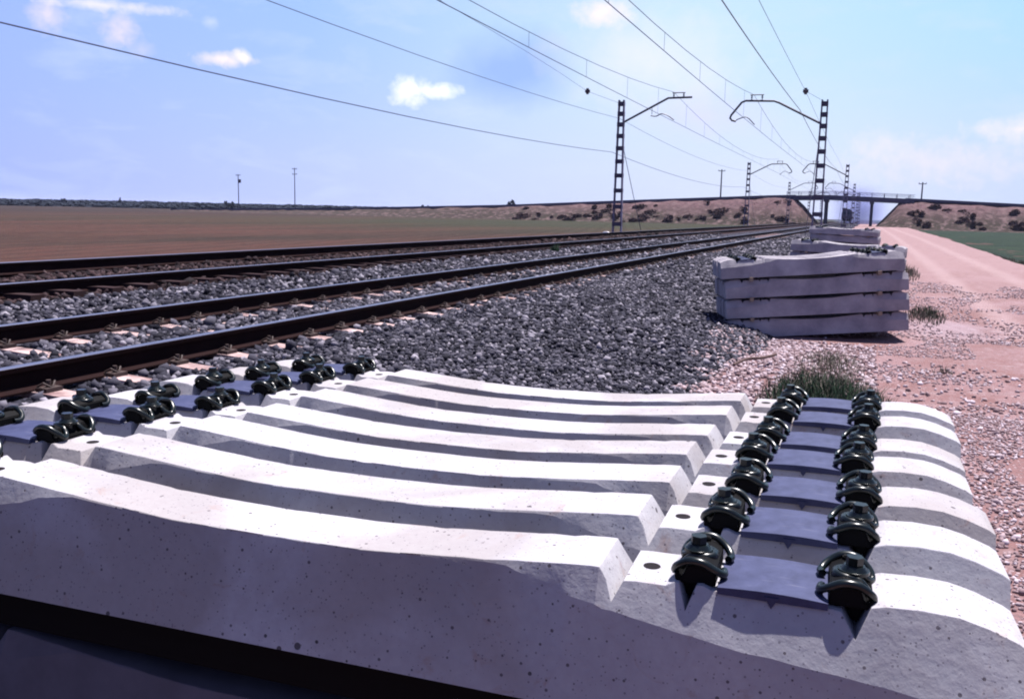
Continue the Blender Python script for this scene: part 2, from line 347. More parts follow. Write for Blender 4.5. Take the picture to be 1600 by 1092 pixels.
gridmesh('verge', np.linspace(5.4, 13, 24), np.concatenate([np.linspace(-4, 80, 80), np.linspace(84, 330, 40)]), lambda x, y: -.45 + .05 * noise.noise((x, y, 0)) - (.1 if x > 12 else 0), M_verge)
gridmesh('right_field', [6.5, 6.9, 7.4] + [8.8 + i * 2.5 for i in range(20)] + [80, 200, 900, 4000], np.concatenate([np.linspace(-20, 207, 90), [600, 2000, 6000]]), lambda x, y: -.42 + .06 * noise.noise((x * .5, y * .5, 0)) * (1 if y < 200 and x < 60 else 0) - (.35 if x < 6.6 + .012 * max(0, y - 40) else 0), M_green)
gridmesh('left_field', [-6000, -2000, -900, -400, -200] + list(np.linspace(-100, -13.4, 90)), np.concatenate([[-60, -20], np.linspace(0, 120, 120), [160, 210, 500, 1500, 6000]]), lambda x, y: -.26 + .05 * noise.noise((x * .9, y * .9, 4)) * (1 if x > -100 and y < 120 else 0), M_field)

# overpass embankments (terrain)
def bank(name, x_out, x_in_top, x_in_base, ztop_fn):
    # cross-section across Y: base 205, top edge 215, top edge 224, base 236
    xs = np.linspace(x_out, x_in_base, 90); ys = [203, 206, 208, 210, 212, 214, 215.5, 217, 223, 226, 232, 240]
    def z(x, y):
        zt = ztop_fn(x)
        t = min(1, max(0, (x - x_in_base) / (x_in_top - x_in_base)))
        zt = -.6 + (zt + .6) * t
        f = np.interp(y, [205, 216, 224, 238], [0, 1, 1, 0])
        n_ = .5 * noise.noise((x * .3, y * .5, 0)) * (1 if 0 < f < 1 and t == 1 else .2)
        return -.6 + (zt + .6) * f + n_ * f
    gridmesh(name, xs, ys, z, M_bank)
def ztL(x): return lerp(x, [(-190, -.2), (-130, 1.1), (-83, 2.75), (-50, 4.5), (-20, 5.9), (-8, 6.0)])
def ztR(x): return lerp(x, [(0, 5.6), (6, 5.6), (30, 4.7), (70, 2.9), (140, -.2)])
bank('left_embankment', -190, -15.0, -9.4, ztL)
bank('right_embankment', 140, 6.4, 1.2, ztR)

# ------------------------------------------------------------ stones
ico_v = []
ph = (1 + 5 ** .5) / 2
for a in (-1, 1):
    for b in (-ph, ph): ico_v += [(0, a, b), (a, b, 0), (b, 0, a)]
ico_v = np.array(ico_v, float); ico_v /= np.linalg.norm(ico_v[0])
def hull_faces(v):
    bm = bmesh.new(); [bm.verts.new(p) for p in v]; bm.verts.ensure_lookup_table()
    bmesh.ops.convex_hull(bm, input=bm.verts); bm.verts.index_update(); f = [[q.index for q in fc.verts] for fc in bm.faces]; bm.free(); return np.array(f)
ico_f = hull_faces(ico_v)
def stones(name, pos, size, m, flat=.75, tonepow=1.0):
    n = len(pos); nv = len(ico_v)
    V = ico_v[None] * (1 + rng.uniform(-.28, .28, (n, nv, 1)))
    V = V * np.stack([rng.uniform(.7, 1.35, n), rng.uniform(.7, 1.1, n), rng.uniform(.5, 1.0, n) * flat / .75], 1)[:, None]
    A = rng.normal(size=(n, 3, 3)); Q, _ = np.linalg.qr(A)
    V = np.einsum('nij,nvj->nvi', Q, V) * size[:, None, None] + pos[:, None]
    F = (ico_f[None] + (np.arange(n) * nv)[:, None, None]).reshape(-1, 3)
    me = rawmesh(name, V.reshape(-1, 3), F)
    at = me.attributes.new('tone', 'FLOAT', 'POINT'); at.data.foreach_set('value', np.repeat(rng.uniform(0, 1, n) ** tonepow, nv).astype(np.float32))
    me.materials.append(m); o = link(name, me); return o
def scatter(x0, x1, y0, y1, dens):
    n = int((x1 - x0) * (y1 - y0) * dens); return rng.uniform((x0, y0), (x1, y1), (n, 2))
def zarr(P, zf): return np.array([zf(x, y) for x, y in P])
parts_ = []
for (x0, x1, y0, y1, d, s) in ((-4.6, -1.1, 4, 9, 1050, .021), (-4.6, -1.1, 9, 17, 700, .024), (-4.6, -1.1, 17, 34, 320, .033), (-4.6, -1.4, 34, 70, 70, .055),
                               (-8.5, -4.4, 3, 12, 420, .029), (-8.6, -4.4, 12, 26, 240, .036), (-8.6, -4.4, 26, 55, 70, .05), (-11.6, -8.5, 3, 30, 260, .034), (-11.6, -8.5, 30, 60, 80, .05)):
    P = scatter(x0, x1, y0, y1, d); parts_.append((P, rng.uniform(.65, 1.35, len(P)) * s))
P = np.concatenate([a for a, b in parts_]); sz = np.concatenate([b for a, b in parts_]) * rng.lognormal(0, .22, len(P))
# keep stones off the rails' line and off sleeper tops
xf = P[:, 0]; keep = np.ones(len(P), bool)
for xr in (-4.866 - .036, -6.606 - .036, -8.98, -10.72): keep &= np.abs(xf - xr) > .14
sleepY = (P[:, 1] - 6.807) % .6; onsl = (np.minimum(sleepY, .6 - sleepY) < .14)
nearrail = np.zeros(len(P), bool)
for xr in (-4.9, -6.64): nearrail |= np.abs(xf - xr) < .40
keep &= ~(onsl & nearrail)
P = P[keep]; sz = sz[keep]
rusty = (P[:, 0] < -8.55) & (P[:, 0] > -11.6)
Pr, sr = P[rusty], sz[rusty]; P, sz = P[~rusty], sz[~rusty]
tag(stones('rusty_ballast', np.column_stack([Pr, zarr(Pr, zb) + sr * rng.uniform(-.1, .7, len(Pr))]), sr, M_rustst), 'rust-brown stained ballast between and beside the left-hand rails', 'ballast', kind='stuff')
z = zarr(P, zb) + sz * rng.uniform(-.1, .7, len(P))
tag(stones('ballast', np.column_stack([P, z]), sz, M_ballast, tonepow=.9), 'crushed dark grey ballast stones under and beside the tracks', 'ballast', kind='stuff')
# pink gravel on the path
gp = []
for (x0, x1, y0, y1, d, s, thr) in ((-1.9, .2, 3.8, 13.5, 420, .024, -.5), (.2, 5.8, 2.5, 8.5, 1500, .011, -.12), (.2, 5.8, 8, 15, 420, .013, -.05), (-1.2, 5.6, 14, 28, 110, .019, -.05), (.3, 5.8, 2.5, 12, 60, .022, -.5)):
    Q_ = scatter(x0, x1, y0, y1, d); kk = np.array([noise.noise((x * .9, y * .55, 9)) > thr - (.9 if x < -.25 else 0) and x > -1.3 - .13 * (y - 8) + .35 * noise.noise((x * 3, y * 3, 1)) for x, y in Q_]); Q_ = Q_[kk]
    gp.append((Q_, rng.uniform(.4, 1.4, len(Q_)) * s))
P = np.concatenate([a for a, b in gp]); sz = np.concatenate([b for a, b in gp])
z = np.maximum(zarr(P, zp), zarr(P, zb)) + sz * .25
tag(stones('gravel', np.column_stack([P, z]), sz, M_gravel), 'loose pink and pale gravel scattered over the dirt path', 'gravel', kind='stuff')

# ------------------------------------------------------------ rails and track sleepers
def rail(name, x, ztop, label, lean=0.0):
    t = empty(name, (x, 0, ztop - .165)); tag(t, label, 'rail')
    prof = [(-.07, 0), (.07, 0), (.07, .011), (.02, .026), (.009, .04), (.009, .118), (.034, .13), (.036, .158), (.030, .1635), (-.030, .1635), (-.036, .158), (-.034, .13), (-.009, .118), (-.009, .04), (-.02, .026), (-.07, .011)]
    MB().prism(prof, -5, 330).build('rail_body', M_rail, t)
    MB().prism([(-.029, .1655), (.029, .1655), (.033, .161), (-.033, .161)], -5, 330).build('running_surface', M_railtop, t)
    return t
rail('rail', -4.902, .4455, 'nearest rail of the right-hand track, dark with a dull shiny top')
rail('rail', -6.642, .4455, 'second rail from the front, farther rail of the right-hand track')
rail('rail', -8.98, .55, 'dark rusty rail on the near side of the left-hand track')
rail('rail', -10.72, .655, 'farthest rail, along the edge of the brown field')
# extra rail seat details on the sleepers in the track
def track_sleeper_mesh():
    m = MB(); xs = [-1.3, -1.0, -.75, -.4, 0, .4, .75, 1.0, 1.3]; zt = [-.02, 0, 0, -.02, -.04, -.02, 0, 0, -.02]
    ring = []
    for x, zz in zip(xs, zt): ring.append([(x, -.13, -.2), (x, .13, -.2), (x, .085, zz), (x, -.085, zz)])
    vs = [p for r in ring for p in r]; fs = [(0, 1, 2, 3), tuple(range(len(vs) - 1, len(vs) - 5, -1))]
    for i in range(len(xs) - 1):
        for j in range(4): a = i * 4 + j; b = i * 4 + (j + 1) % 4; fs.append((a, b, b + 4, a + 4))
    return m.add(vs, fs)
ts = track_sleeper_mesh().build('track_sleeper', M_track_sl, None, 30)
ck = MB()
ck.box((.12, 0, .012), (.09, .13, .026)); ck.tube([(.075, -.05, .03), (.12, -.045, .055), (.15, 0, .02), (.12, .045, .055), (.075, .05, .03)], .008, 6)
ck.tube([(.115, 0, .02), (.115, 0, .07)], .016, 6)
MAT_clipdark = mat('rusty_fastening', (.03, .015, .013), .7)
ckm = ck.build('rail_clip', MAT_clipdark, ts)
def clips4(par, first_=None):
    for q, (cx, rz) in enumerate(((.87, 0), (.87, math.pi), (-.87, 0), (-.87, math.pi))):
        if first_ is not None and q == 0: d = first_
        else: d = ckm.copy(); C.objects.link(d)
        d.parent = par; d.location = (cx, 0, 0); d.rotation_euler = (0, 0, rz)
clips4(ts, ckm)
tag(ts, 'pale worn sleeper carrying the right-hand track, ends showing in the ballast', 'railway sleeper', 'sleepers under the right-hand track')
ts.location = (-5.772, 6.807 - .6 * 7, .28)
for i in range(1, 120):
    c = ts.copy(); C.objects.link(c); c.location = (-5.772 + random.uniform(-.03, .03), 6.807 + .6 * (i - 7), .28)
    if i < 48: clips4(c)
rs_me = ts.data.copy(); rs_me.materials.clear(); rs_me.materials.append(mat('rust_stained_concrete', (.025, .013, .014), .9))
tl = ts.copy(); tl.data = rs_me; C.objects.link(tl); tl['label'] = 'rusty sleeper carrying the left-hand track, half buried in ballast'; tl['group'] = 'sleepers under the left-hand track'
tl.location = (-9.85, 3.0, .385); tl.rotation_euler = (0, -.06, 0)
for i in range(1, 90):
    c = tl.copy(); C.objects.link(c); c.location = (-9.85, 3.0 + .6 * i, .385)

# ------------------------------------------------------------ concrete sleepers with fastenings
HP = [(0, -.022), (.10, -.0215), (.2, -.020), (.3, -.014), (.4, -.006), (.5, .003), (.58, .010), (.625, .0135), (.640, .0135), (.652, -.004), (.666, -.036), (.682, -.003), (.70, -.001), (.750, -.001), (.764, .007), (.771, .006), (.785, -.032),
      (.799, .007), (.808, .008), (.822, .002), (1.0, .002), (1.018, 0), (1.04, -.034), (1.060, .012), (1.08, .018), (1.13, .021), (1.18, .018), (1.22, .008), (1.262, -.008), (1.275, -.016)]
CR = [(0, -.024), (.35, -.014), (.47, -.004), (.6, -.043), (.72, -.064), (.85, -.082), (1.0, -.095), (1.1, -.10), (1.3, -.112)]
ZBOT = -.215
def sleeper_mesh(seed=0):
    rj = random.Random(seed)
    ss = [q * .04 for q in range(-30, 31)]; ss = sorted(set([round(q, 3) for q in ss if all(abs(abs(q) - p[0]) > .018 for p in HP)] + [-q[0] for q in HP[:0:-1]] + [q[0] for q in HP]))
    secs = []
    for s in ss:
        a = abs(s); zt = lerp(a, HP)
        zc = min(lerp(a, CR) * (.86 if a > .5 else 1), zt - .0015)
        yb = .124
        zt_ref = lerp(a, [(0, -.022), (.3, -.014), (.5, .003), (.62, .0), (1.02, .0), (1.13, .02), (1.3, -.016)])
        yt0 = .073; yc = yt0 + .52 * max(0, zt_ref - zc); yt = yt0 + .52 * max(0, zt_ref - zt)
        e = 1 if a < 1.265 else .985
        j1, j2, j3, j4 = (rj.uniform(-.0007, .0007) - (.003 if rj.random() < .025 else 0) for _ in range(4))
        secs.append([(s, -yb, ZBOT), (s, yb, ZBOT), (s, yc, zc), (s, yt * e + j1, zt + j2 * .6), (s, 0, zt + .0005), (s, -yt * e - j3, zt + j4 * .6), (s, -yc - j2, zc + j1)])
    n = 7; vs = [p for q in secs for p in q]; fs = [tuple(range(n))[::-1], tuple(range(len(vs) - n, len(vs)))]
    for i in range(len(secs) - 1):
        for j in range(n): a = i * n + j; b = i * n + (j + 1) % n; fs.append((a, b, b + n, a + n))
    return MB().add(vs, fs)
castings = []
for sd_ in (1, 2, 3):
    body_obj = sleeper_mesh(sd_).build('sleeper_body', M_conc, None, 11, bevel=.0025); castings.append(body_obj.data); bpy.data.objects.remove(body_obj)
sleeper_me = castings[0]
low_me = castings[1].copy(); low_me.materials.clear(); low_me.materials.append(mat('shade_darkened_concrete', rough=.9, build=lambda gg: gg.set(gg.b.inputs['Base Color'], gg.mix(gg.noise(wpos(gg), 6, 6, .65), (.045, .04, .05), (.13, .12, .145)))))  # lower layers: shade under the top layer is put into this darker concrete colour
old_me = sleeper_me.copy(); old_me.materials.clear(); old_me.materials.append(M_conc_old)
for v_ in old_me.vertices:
    if v_.co.z < -.19: v_.co.z -= .032

def crom(pts, n=7):
    P_ = [Vector(p) for p in pts]; out = []
    for i in range(len(P_) - 1):
        p0 = P_[max(i - 1, 0)]; p1 = P_[i]; p2 = P_[i + 1]; p3 = P_[min(i + 2, len(P_) - 1)]
        for j in range(n):
            t = j / n; out.append(.5 * ((2 * p1) + (p2 - p0) * t + (2 * p0 - 5 * p1 + 4 * p2 - p3) * t * t + (3 * p1 - p0 - 3 * p2 + p3) * t ** 3))
    out.append(P_[-1]); return out
def fastening_meshes():
    # local: u away from the pad (x), v across the sleeper (y), w up
    pl = MB(); K = .82
    pl.prism([(K * a_, b_) for a_, b_ in [(.002, .004), (.034, .004), (.068, .004), (.080, .005), (.083, .018), (.077, .020), (.072, .013), (.066, .016), (.058, .034), (.030, .040), (.004, .030)]], -.062, .062)
    pl.prism([(K * a_, b_) for a_, b_ in [(.036, .006), (.050, -.022), (.058, -.022), (.067, .006)]], -.050, .050)
    pl.box((.037, -.056, .04), (.026, .014, .012)); pl.box((.037, .056, .04), (.03, .014, .012))
    p = pl.build('guide_plate', M_plate, None, None, bevel=.002)
    half = [(-.010, .026, .023), (-.013, .044, .023), (.000, .060, .034), (.026, .066, .048), (.054, .064, .047), (.077, .055, .031), (.083, .042, .017), (.075, .028, .021), (.056, .021, .038), (.030, .019, .041), (.016, .010, .041)]
    half = [(a * K, b, c * .88) for a, b, c in half]
    pts = half + [(.012, 0, .036)] + [(a, -b, c) for a, b, c in half[::-1]]
    c = MB().tube(crom(pts), .0066, 8).build('tension_clamp', M_clip, p, 60)
    sc = MB().tube([(.0385, 0, -.03), (.0385, 0, .058)], .012, 10)
    sc.tube([(.0385, 0, .039), (.0385, 0, .044)], .024, 14); sc.tube([(.0385, 0, .044), (.0385, 0, .051)], [.021, .016], 14)
    sc.tube([(.0385, 0, .051), (.0385, 0, .065)], .0135, 6)
    s_ = sc.build('coach_screw', M_clip, p, 30)
    return p
proto_f = fastening_meshes()
pad_m = MB()
rows = 9
vs = []; 
for i in range(rows):
    u = -.083 + .166 * i / (rows - 1); zz = .0115 + .0035 * math.cos((i / (rows - 1) - .5) * math.pi)
    vs += [(u, -.0785, .0005), (u, .0785, .0005), (u, .0785, zz), (u, -.0785, zz)]
fs = [(0, 1, 2, 3), tuple(range(len(vs) - 1, len(vs) - 5, -1))]
for i in range(rows - 1):
    for j in range(4): a = i * 4 + j; b = i * 4 + (j + 1) % 4; fs.append((a, b, b + 4, a + 4))
pad_m.add(vs, fs)
# centre tab hanging over each edge of the pad
for sg in (-1, 1): pad_m.add([(-.011, sg * .0780, .008), (.011, sg * .0780, .008), (0, sg * .0780, -.010), (-.011, sg * .0805, .008), (.011, sg * .0805, .008), (0, sg * .0805, -.010)], [(0, 1, 2), (5, 4, 3), (0, 3, 4, 1), (1, 4, 5, 2), (2, 5, 3, 0)])
pad_o = pad_m.build('rail_pad', M_pad, None, 40); pad_me = pad_o.data; bpy.data.objects.remove(pad_o)
hm = MB().tube([(0, 0, 0), (0, 0, .0016)], .0145, 20); ho = hm.build('dowel_hole', M_hole); hole_me = ho.data; bpy.data.objects.remove(ho)

def dress(t):
    """rail pads, guide plates with clamp and screw, empty dowel holes"""
    for sg in (-1, 1):
        pd = link('rail_pad', pad_me, t); pd.location = (sg * .915, 0, 0)
        h = link('dowel_hole', hole_me, t); h.location = (sg * .715, 0, -.0012)
        for inner in (0, 1):
            p = proto_f.copy(); C.objects.link(p); p.parent = t
            out = sg if not inner else -sg
            p.location = (sg * (.996 if not inner else .829), 0, 0); p.rotation_euler = (0, 0, 0 if out > 0 else math.pi)
            for ch in proto_f.children:
                q = ch.copy(); C.objects.link(q); q.parent = p
                if q.name.startswith('tension'): q.rotation_euler = (0, 0, random.uniform(-.05, .05))
def rot_sleeper(o, yaw, tilt, roll=0.0):
    o.rotation_euler = (roll, -tilt, yaw)
FG = [(-1.0150, 1.4756, .8788, .0371, -.0091), (-1.0093, 1.7329, .8850, .0287, -.0020), (-1.0009, 2.0064, .8774, .0179, .0005), (-1.0146, 2.3012, .8611, .0045, .0130),
      (-1.0046, 2.5639, .8579, .0028, .0045), (-.9929, 2.8302, .8570, .0131, .0114), (-.9858, 3.1133, .8474, .0122, .0132)]
ordn = ['nearest', 'second', 'third', 'fourth', 'fifth', 'sixth', 'seventh and farthest']
first = None
for i, (x, y, z_, ya, tx) in enumerate(FG):
    if first is None:
        t = first = link('concrete_sleeper', sleeper_me); dress(t)
    else: t = copy_tree(first); t.data = castings[i % 3]
    t.location = (x, y, z_); rot_sleeper(t, ya, tx)
    tag(t, '%s white sleeper on top of the front pile, with clips fitted' % ordn[i], 'railway sleeper', 'sleepers on top of the front pile')
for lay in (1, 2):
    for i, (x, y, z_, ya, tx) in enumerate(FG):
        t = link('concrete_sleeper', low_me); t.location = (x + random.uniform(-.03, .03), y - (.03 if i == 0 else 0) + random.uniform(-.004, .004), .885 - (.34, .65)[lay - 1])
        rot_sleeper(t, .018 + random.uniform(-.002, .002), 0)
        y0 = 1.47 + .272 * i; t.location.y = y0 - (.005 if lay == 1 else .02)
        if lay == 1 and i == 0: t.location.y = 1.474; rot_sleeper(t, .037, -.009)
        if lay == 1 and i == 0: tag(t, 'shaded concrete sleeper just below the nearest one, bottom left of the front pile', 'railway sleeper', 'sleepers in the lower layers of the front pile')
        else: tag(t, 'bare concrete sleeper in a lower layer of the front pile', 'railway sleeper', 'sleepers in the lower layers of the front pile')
bt = MB().box((0, 0, 0), (.09, 1.95, .085)).build('wooden_batten', M_wood, None, None, bevel=.004)
tag(bt, 'brown wooden batten lying between layers of the front pile', 'batten', 'battens in the front pile')
bt.location = (-1.0 - .95, 2.35, .885 - .34 + .046)
for (sx, lay) in ((.85, 1), (-.95, 2), (.85, 2), (-.95, 3), (.85, 3)):
    c = bt.copy(); C.objects.link(c); c.location = (-1.0 + sx, 2.35, .885 - (.34, .65, .95)[lay - 1] + (.046 if lay < 3 else .04))
db = MB().box((0, 0, 0), (2.5, .10, .090)).build('infill', mat('gap_shade_black', (.004, .003, .003), .9), None, None, bevel=.004)  # added black bar, its colour stands for the shade in the gap
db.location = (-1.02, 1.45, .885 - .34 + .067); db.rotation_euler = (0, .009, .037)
tag(db, 'added black timber in the gap under the nearest sleeper', 'infill')

# piles farther along the track
def pile(pA, yawd, tilt, nrow, nlay, pitch, name_l, dressed=True, jit=.04):
    """pA = left front bottom corner; sleepers run along local x"""
    yaw = math.radians(yawd); ex = Vector((math.cos(yaw) * math.cos(tilt), math.sin(yaw) * math.cos(tilt), math.sin(tilt))); ey = Vector((-math.sin(yaw), math.cos(yaw), 0)); ez = ex.cross(ey)
    proto = None
    for L in range(nlay):
        jx = random.uniform(-jit, jit)
        for r in range(nrow):
            o = Vector(pA) + ex * (1.3 + jx + random.uniform(-.012, .012)) + ey * (.125 + .262 * r + random.uniform(-.004, .004)) + ez * (.247 + pitch * L)
            top = (L == nlay - 1)
            if top and proto is None:
                t = proto = link('concrete_sleeper', old_me)
                if dressed: dress(t)
            elif top: t = copy_tree(proto)
            else: t = link('concrete_sleeper', old_me)
            t.location = o; t.rotation_euler = (0, -tilt, yaw)
            lab = ('fitted sleeper in the top layer of %s' if top else 'stained concrete sleeper below the top layer of %s') % name_l
            if r == 0: lab = ('front sleeper of the top layer of %s' if top else ['lowest', 'second lowest', 'third lowest'][L] + ' front sleeper of %s') % name_l
            tag(t, lab, 'railway sleeper', 'sleepers in ' + name_l)
        if L:
            for sg in (-1, 1):
                b = MB().box((0, 0, 0), (.05, .262 * nrow + .02, pitch - .247 + .014)).build('wooden_batten', M_wood_pale)
                b.location = Vector(pA) + ex * (1.3 + sg * .89) + ey * (.131 * nrow - .045) + ez * (pitch * L - (pitch - .247) / 2); b.rotation_euler = (0, -tilt, yaw)
                tag(b, 'pale batten end sticking out between sleepers of %s' % name_l, 'batten', 'battens in ' + name_l)
pile((-1.83, 13.6, -.29), 16, .080, 4, 4, .288, 'the four-high pile beside the gravel path')
pile((-1.76, 23.5, -.12), -5, -.045, 4, 4, .272, 'the second pile behind the four-high one')
pile((-2.15, 38.8, .08), -3, -.03, 8, 4, .27, 'the third and farthest pile by the track')
bpy.data.objects.remove(proto_f.children[0]); bpy.data.objects.remove(proto_f.children[0]); bpy.data.objects.remove(proto_f)

# ------------------------------------------------------------ catenary masts
def mast(x, y, h, side, label, first_left=False):
    t = empty('catenary_mast', (x, y, 0)); tag(t, label, 'mast', 'catenary masts beside the tracks')
    for sg in (-1, 1):
        m = MB(); wb, wt = .275, .16
        vs = []
        for z_, hw in ((-.3, wb), (h, wt)):
            xo = sg * hw; xi = sg * (hw - .07)
            vs += [(xo, -.11, z_), (xo, .11, z_), (xi, .11, z_), (xi, .09, z_), (xo - sg * .02, .09, z_), (xo - sg * .02, -.09, z_), (xi, -.09, z_), (xi, -.11, z_)]
        fs = [tuple(range(8)), tuple(range(15, 7, -1))] + [(j, (j + 1) % 8, (j + 1) % 8 + 8, j + 8) for j in range(8)]
        m.add(vs, fs).build('leg', M_mast, t)
    zz = h - .2; step = .52
    while zz > .3:
        hw = .16 + (.275 - .16) * (1 - zz / h); 
        for fy in (-.122, .122): MB().box((0, fy, zz), (hw * 2 + .01, .02, .22)).build('batten_plate', M_batten, t)
        zz -= step; step *= 1.075
    d = 1 if side == 'L' else -1
    if first_left:
        pts = [(.1, 6.32), (2.5, 7.55), (3.75, 7.57)]; ins = 3.05; st = None
    else:
        pts = [(.1, 6.13), (2.2, 7.2), (2.45, 7.29), (3.85, 7.33), (4.05, 7.25), (4.55, 6.62), (4.6, 6.47), (4.5, 6.36), (4.3, 6.31)]; ins = 3.3
    A = [(d * a, 0, b) for a, b in pts]
    arm = MB().tube(A, .055, 8)
    arm.build('cantilever_arm', M_arm, t, 50)
    ib = MB(); zc = 7.62 if first_left else 7.42
    for k_ in range(2):
        xc = d * (ins + (k_ - .5) * .52); ib.tube([(xc, 0, zc - .05), (xc, 0, zc + .17)], .022, 6)
        for q in range(3): ib.tube([(xc, 0, zc + .02 + q * .05), (xc, 0, zc + .04 + q * .05)], [.055, .05], 10)
    ib.tube([(d * (ins - .34), 0, zc + .19), (d * (ins + .34), 0, zc + .19)], .025, 6)
    ib.build('insulator', M_insul, t)
    sa = MB()
    if first_left:
        sa.tube([(1.66, 0, 7.1), (1.66, 0, 6.72)], .015, 5); sa.tube(crom([(1.60, 0, 6.66), (1.9, 0, 6.63), (2.17, 0, 6.75), (2.5, 0, 6.66), (2.85, 0, 6.42)], 4), .028, 6)
    else:
        sa.tube(crom([(d * 4.4, 0, 6.3), (d * 4.1, 0, 6.45), (d * 3.75, 0, 6.5), (d * 3.35, 0, 6.13)], 4), .026, 6)
    sa.build('steady_arm', M_arm, t)
    MB().tube([(d * .18, 0, 5.0), (d * .45, 1.5, 2.6), (d * .75, 3.2, .0)], .018, 5).build('stay_wire', M_wire, t)
    MB().box((0, 0, -.1), (.9, .9, .5)).build('footing', M_conc_old, t, None, bevel=.02)
    return t
names = ['nearest', 'second', 'third', 'fourth', 'fifth']
for i in range(5):
    Yy = 50 + 58 * i
    mast(-2.4, Yy, 7.3, 'R', '%s of the lattice masts standing right of the tracks, arm reaching left' % names[i])
    mast(-12.75, Yy, 7.5, 'L', '%s of the lattice masts standing left of the tracks, arm reaching right' % names[i], first_left=(i == 0))
# wires
def span(Y0, z0, dz, xf=lambda y: 0, ymin=-8, ymax=282, L=58, n=12):
    pts = []; y = ymin
    while y <= ymax + .01:
        t = ((y + 8) % L) / L; pts.append((xf(y), y, z0 - dz * 4 * t * (1 - t))); y += L / n
    return pts
def zig(x0, a): return lambda y: x0 + a * math.cos(math.pi * (y + 8) / 58)
for side, x0, zc, zm, dip, lab in (('L', -9.85, 6.38, 7.85, 1.1, 'left-hand'), ('R', -5.74, 6.12, 7.62, 1.07, 'right-hand')):
    t = empty('catenary', (0, 0, 0)); tag(t, 'pair of overhead wires joined by droppers above the %s track' % lab, 'overhead wire')
    cf = zig(x0, .12)
    MB().tube(span(0, zc, 0.02, cf), .0125, 5).build('contact_wire', M_wire, t)
    MB().tube(span(0, zm, dip, cf), .0105, 5).build('messenger_wire', M_wire, t)
    for kx in range(5):
        for q in range(9):
            y = -8 + 58 * kx + 58 * (q + .6) / 9.2
            if y < 8 or y > 200: continue
            tt = ((y + 8) % 58) / 58; z1 = zm - dip * 4 * tt * (1 - tt)
            MB().tube([(cf(y), y, zc - .02), (cf(y), y, z1)], .006, 4).build('dropper', M_wire, t)
def wire(name, lab, x, z0, dz, r, ymax=282):
    o = MB().tube(span(0, z0, dz, lambda y: x, ymax=ymax), r, 5).build(name, M_wire); tag(o, lab, 'overhead wire'); return o
wire('feeder_wire', 'lowest single wire sagging along the far left of the tracks', -13.2, 4.78, .55, .014)
wire('earth_wire', 'thin wire running over the tops of the left masts', -12.85, 6.55, .55, .010)
wire('feeder_wire', 'faint upper wire ending at the insulator left of the nearest left mast', -14.67, 8.0, -.9, .008, 50)
wire('feeder_wire', 'thick dark wire dropping steeply to the arm of the nearest right mast', -3.57, 6.83, .35, .016)
wire('earth_wire', 'thin wire passing just left of the nearest right mast top', -3.35, 7.73, .15, .009)
for x, z_, xm, zt, lab in ((-14.67, 8.0, -12.75, 7.3, 'small dark ball insulator hanging left of the left mast'), (-3.35, 7.73, -2.4, 7.2, 'small dark ball insulator hanging left of the right mast')):
    t = empty('line_insulator', (x, 50, z_)); tag(t, lab, 'insulator')
    m = MB(); 
    for q, rr in ((-.12, .08), (-.04, .15), (.04, .15), (.12, .08)): m.tube([(0, 0, q - .035), (0, 0, q + .035)], [rr * .8, rr], 12)
    m.build('insulator_body', M_insul, t, 50); MB().tube([(0, 0, 0), (xm - x, 0, zt - z_)], .008, 5).build('support_rod', M_wire, t)

# ------------------------------------------------------------ overpass bridge
br = empty('overpass_bridge', (-4.5, 219.5, 0)); tag(br, 'long low road bridge crossing the tracks on slim piers', 'bridge')
def decktop(x): return lerp(x, [(-190, .1), (-130, 1.5), (-83, 3.1), (-50, 4.8), (-20, 6.25), (-8, 6.55), (6, 6.05), (30, 5.1), (70, 3.3), (140, .2)])
xs = np.linspace(-17, 9, 27); vs = []
for x in xs:
    z_ = decktop(x); vs += [(x + 4.5, -4, z_ - .95), (x + 4.5, 4, z_ - .95), (x + 4.5, 4, z_), (x + 4.5, -4, z_)]
fs = [(0, 1, 2, 3), tuple(range(len(vs) - 1, len(vs) - 5, -1))]
for i in range(len(xs) - 1):
    for j in range(4): a = i * 4 + j; b = i * 4 + (j + 1) % 4; fs.append((a, b, b + 4, a + 4))
MB().add(vs, fs).build('deck', M_deck, br)
for px in (-8.75, .62):
    p_ = MB()
    for py in (-2.4, 2.4): p_.tube([(px + 4.5, py, -.5), (px + 4.5, py, decktop(px) - 1.4)], .32, 12)
    p_.box((px + 4.5, 0, decktop(px) - 1.18), (.9, 7, .5)); p_.build('pier', M_pier, br)
for ax in (-15.8, 7.6): MB().box((ax + 4.5, 0, 4.2), (1.2, 8.4, 3.4)).build('abutment', M_deck, br)
for (ya, yb) in ((-3.9, -3.75), (3.75, 3.9)):
    m = MB(); pts = [(x + 4.5, (ya + yb) / 2, decktop(x) + .85) for x in np.linspace(-17, 9, 20)]
    m.tube(pts, .04, 5); m.tube([(a, b, c - .4) for a, b, c in pts], .03, 5)
    for x in np.arange(-17, 9, 2.5): m.box((x + 4.5, (ya + yb) / 2, decktop(x) + .35), (.1, .1, 1.1))
    m.build('railing', M_deck, br)
for dx, dz_, nm in ((0, 0, 0),):
    xs = np.concatenate([np.linspace(-185, -15, 60)]); 
    for rng_x in (np.linspace(-185, -15.2, 60), np.linspace(7.2, 136, 50)):
        vs = []; 
        for x in rng_x: z_ = decktop(x); vs += [(x, 215.8, z_ - .45), (x, 223.2, z_ - .45), (x, 223.2, z_ + .12), (x, 215.8, z_ + .12)]
        fs = [(0, 1, 2, 3), tuple(range(len(vs) - 1, len(vs) - 5, -1))]
        for i in range(len(rng_x) - 1):
            for j in range(4): a = i * 4 + j; b = i * 4 + (j + 1) % 4; fs.append((a, b, b + 4, a + 4))
        o = MB().add(vs, fs).build('approach_road', M_deck); o['kind'] = 'structure'

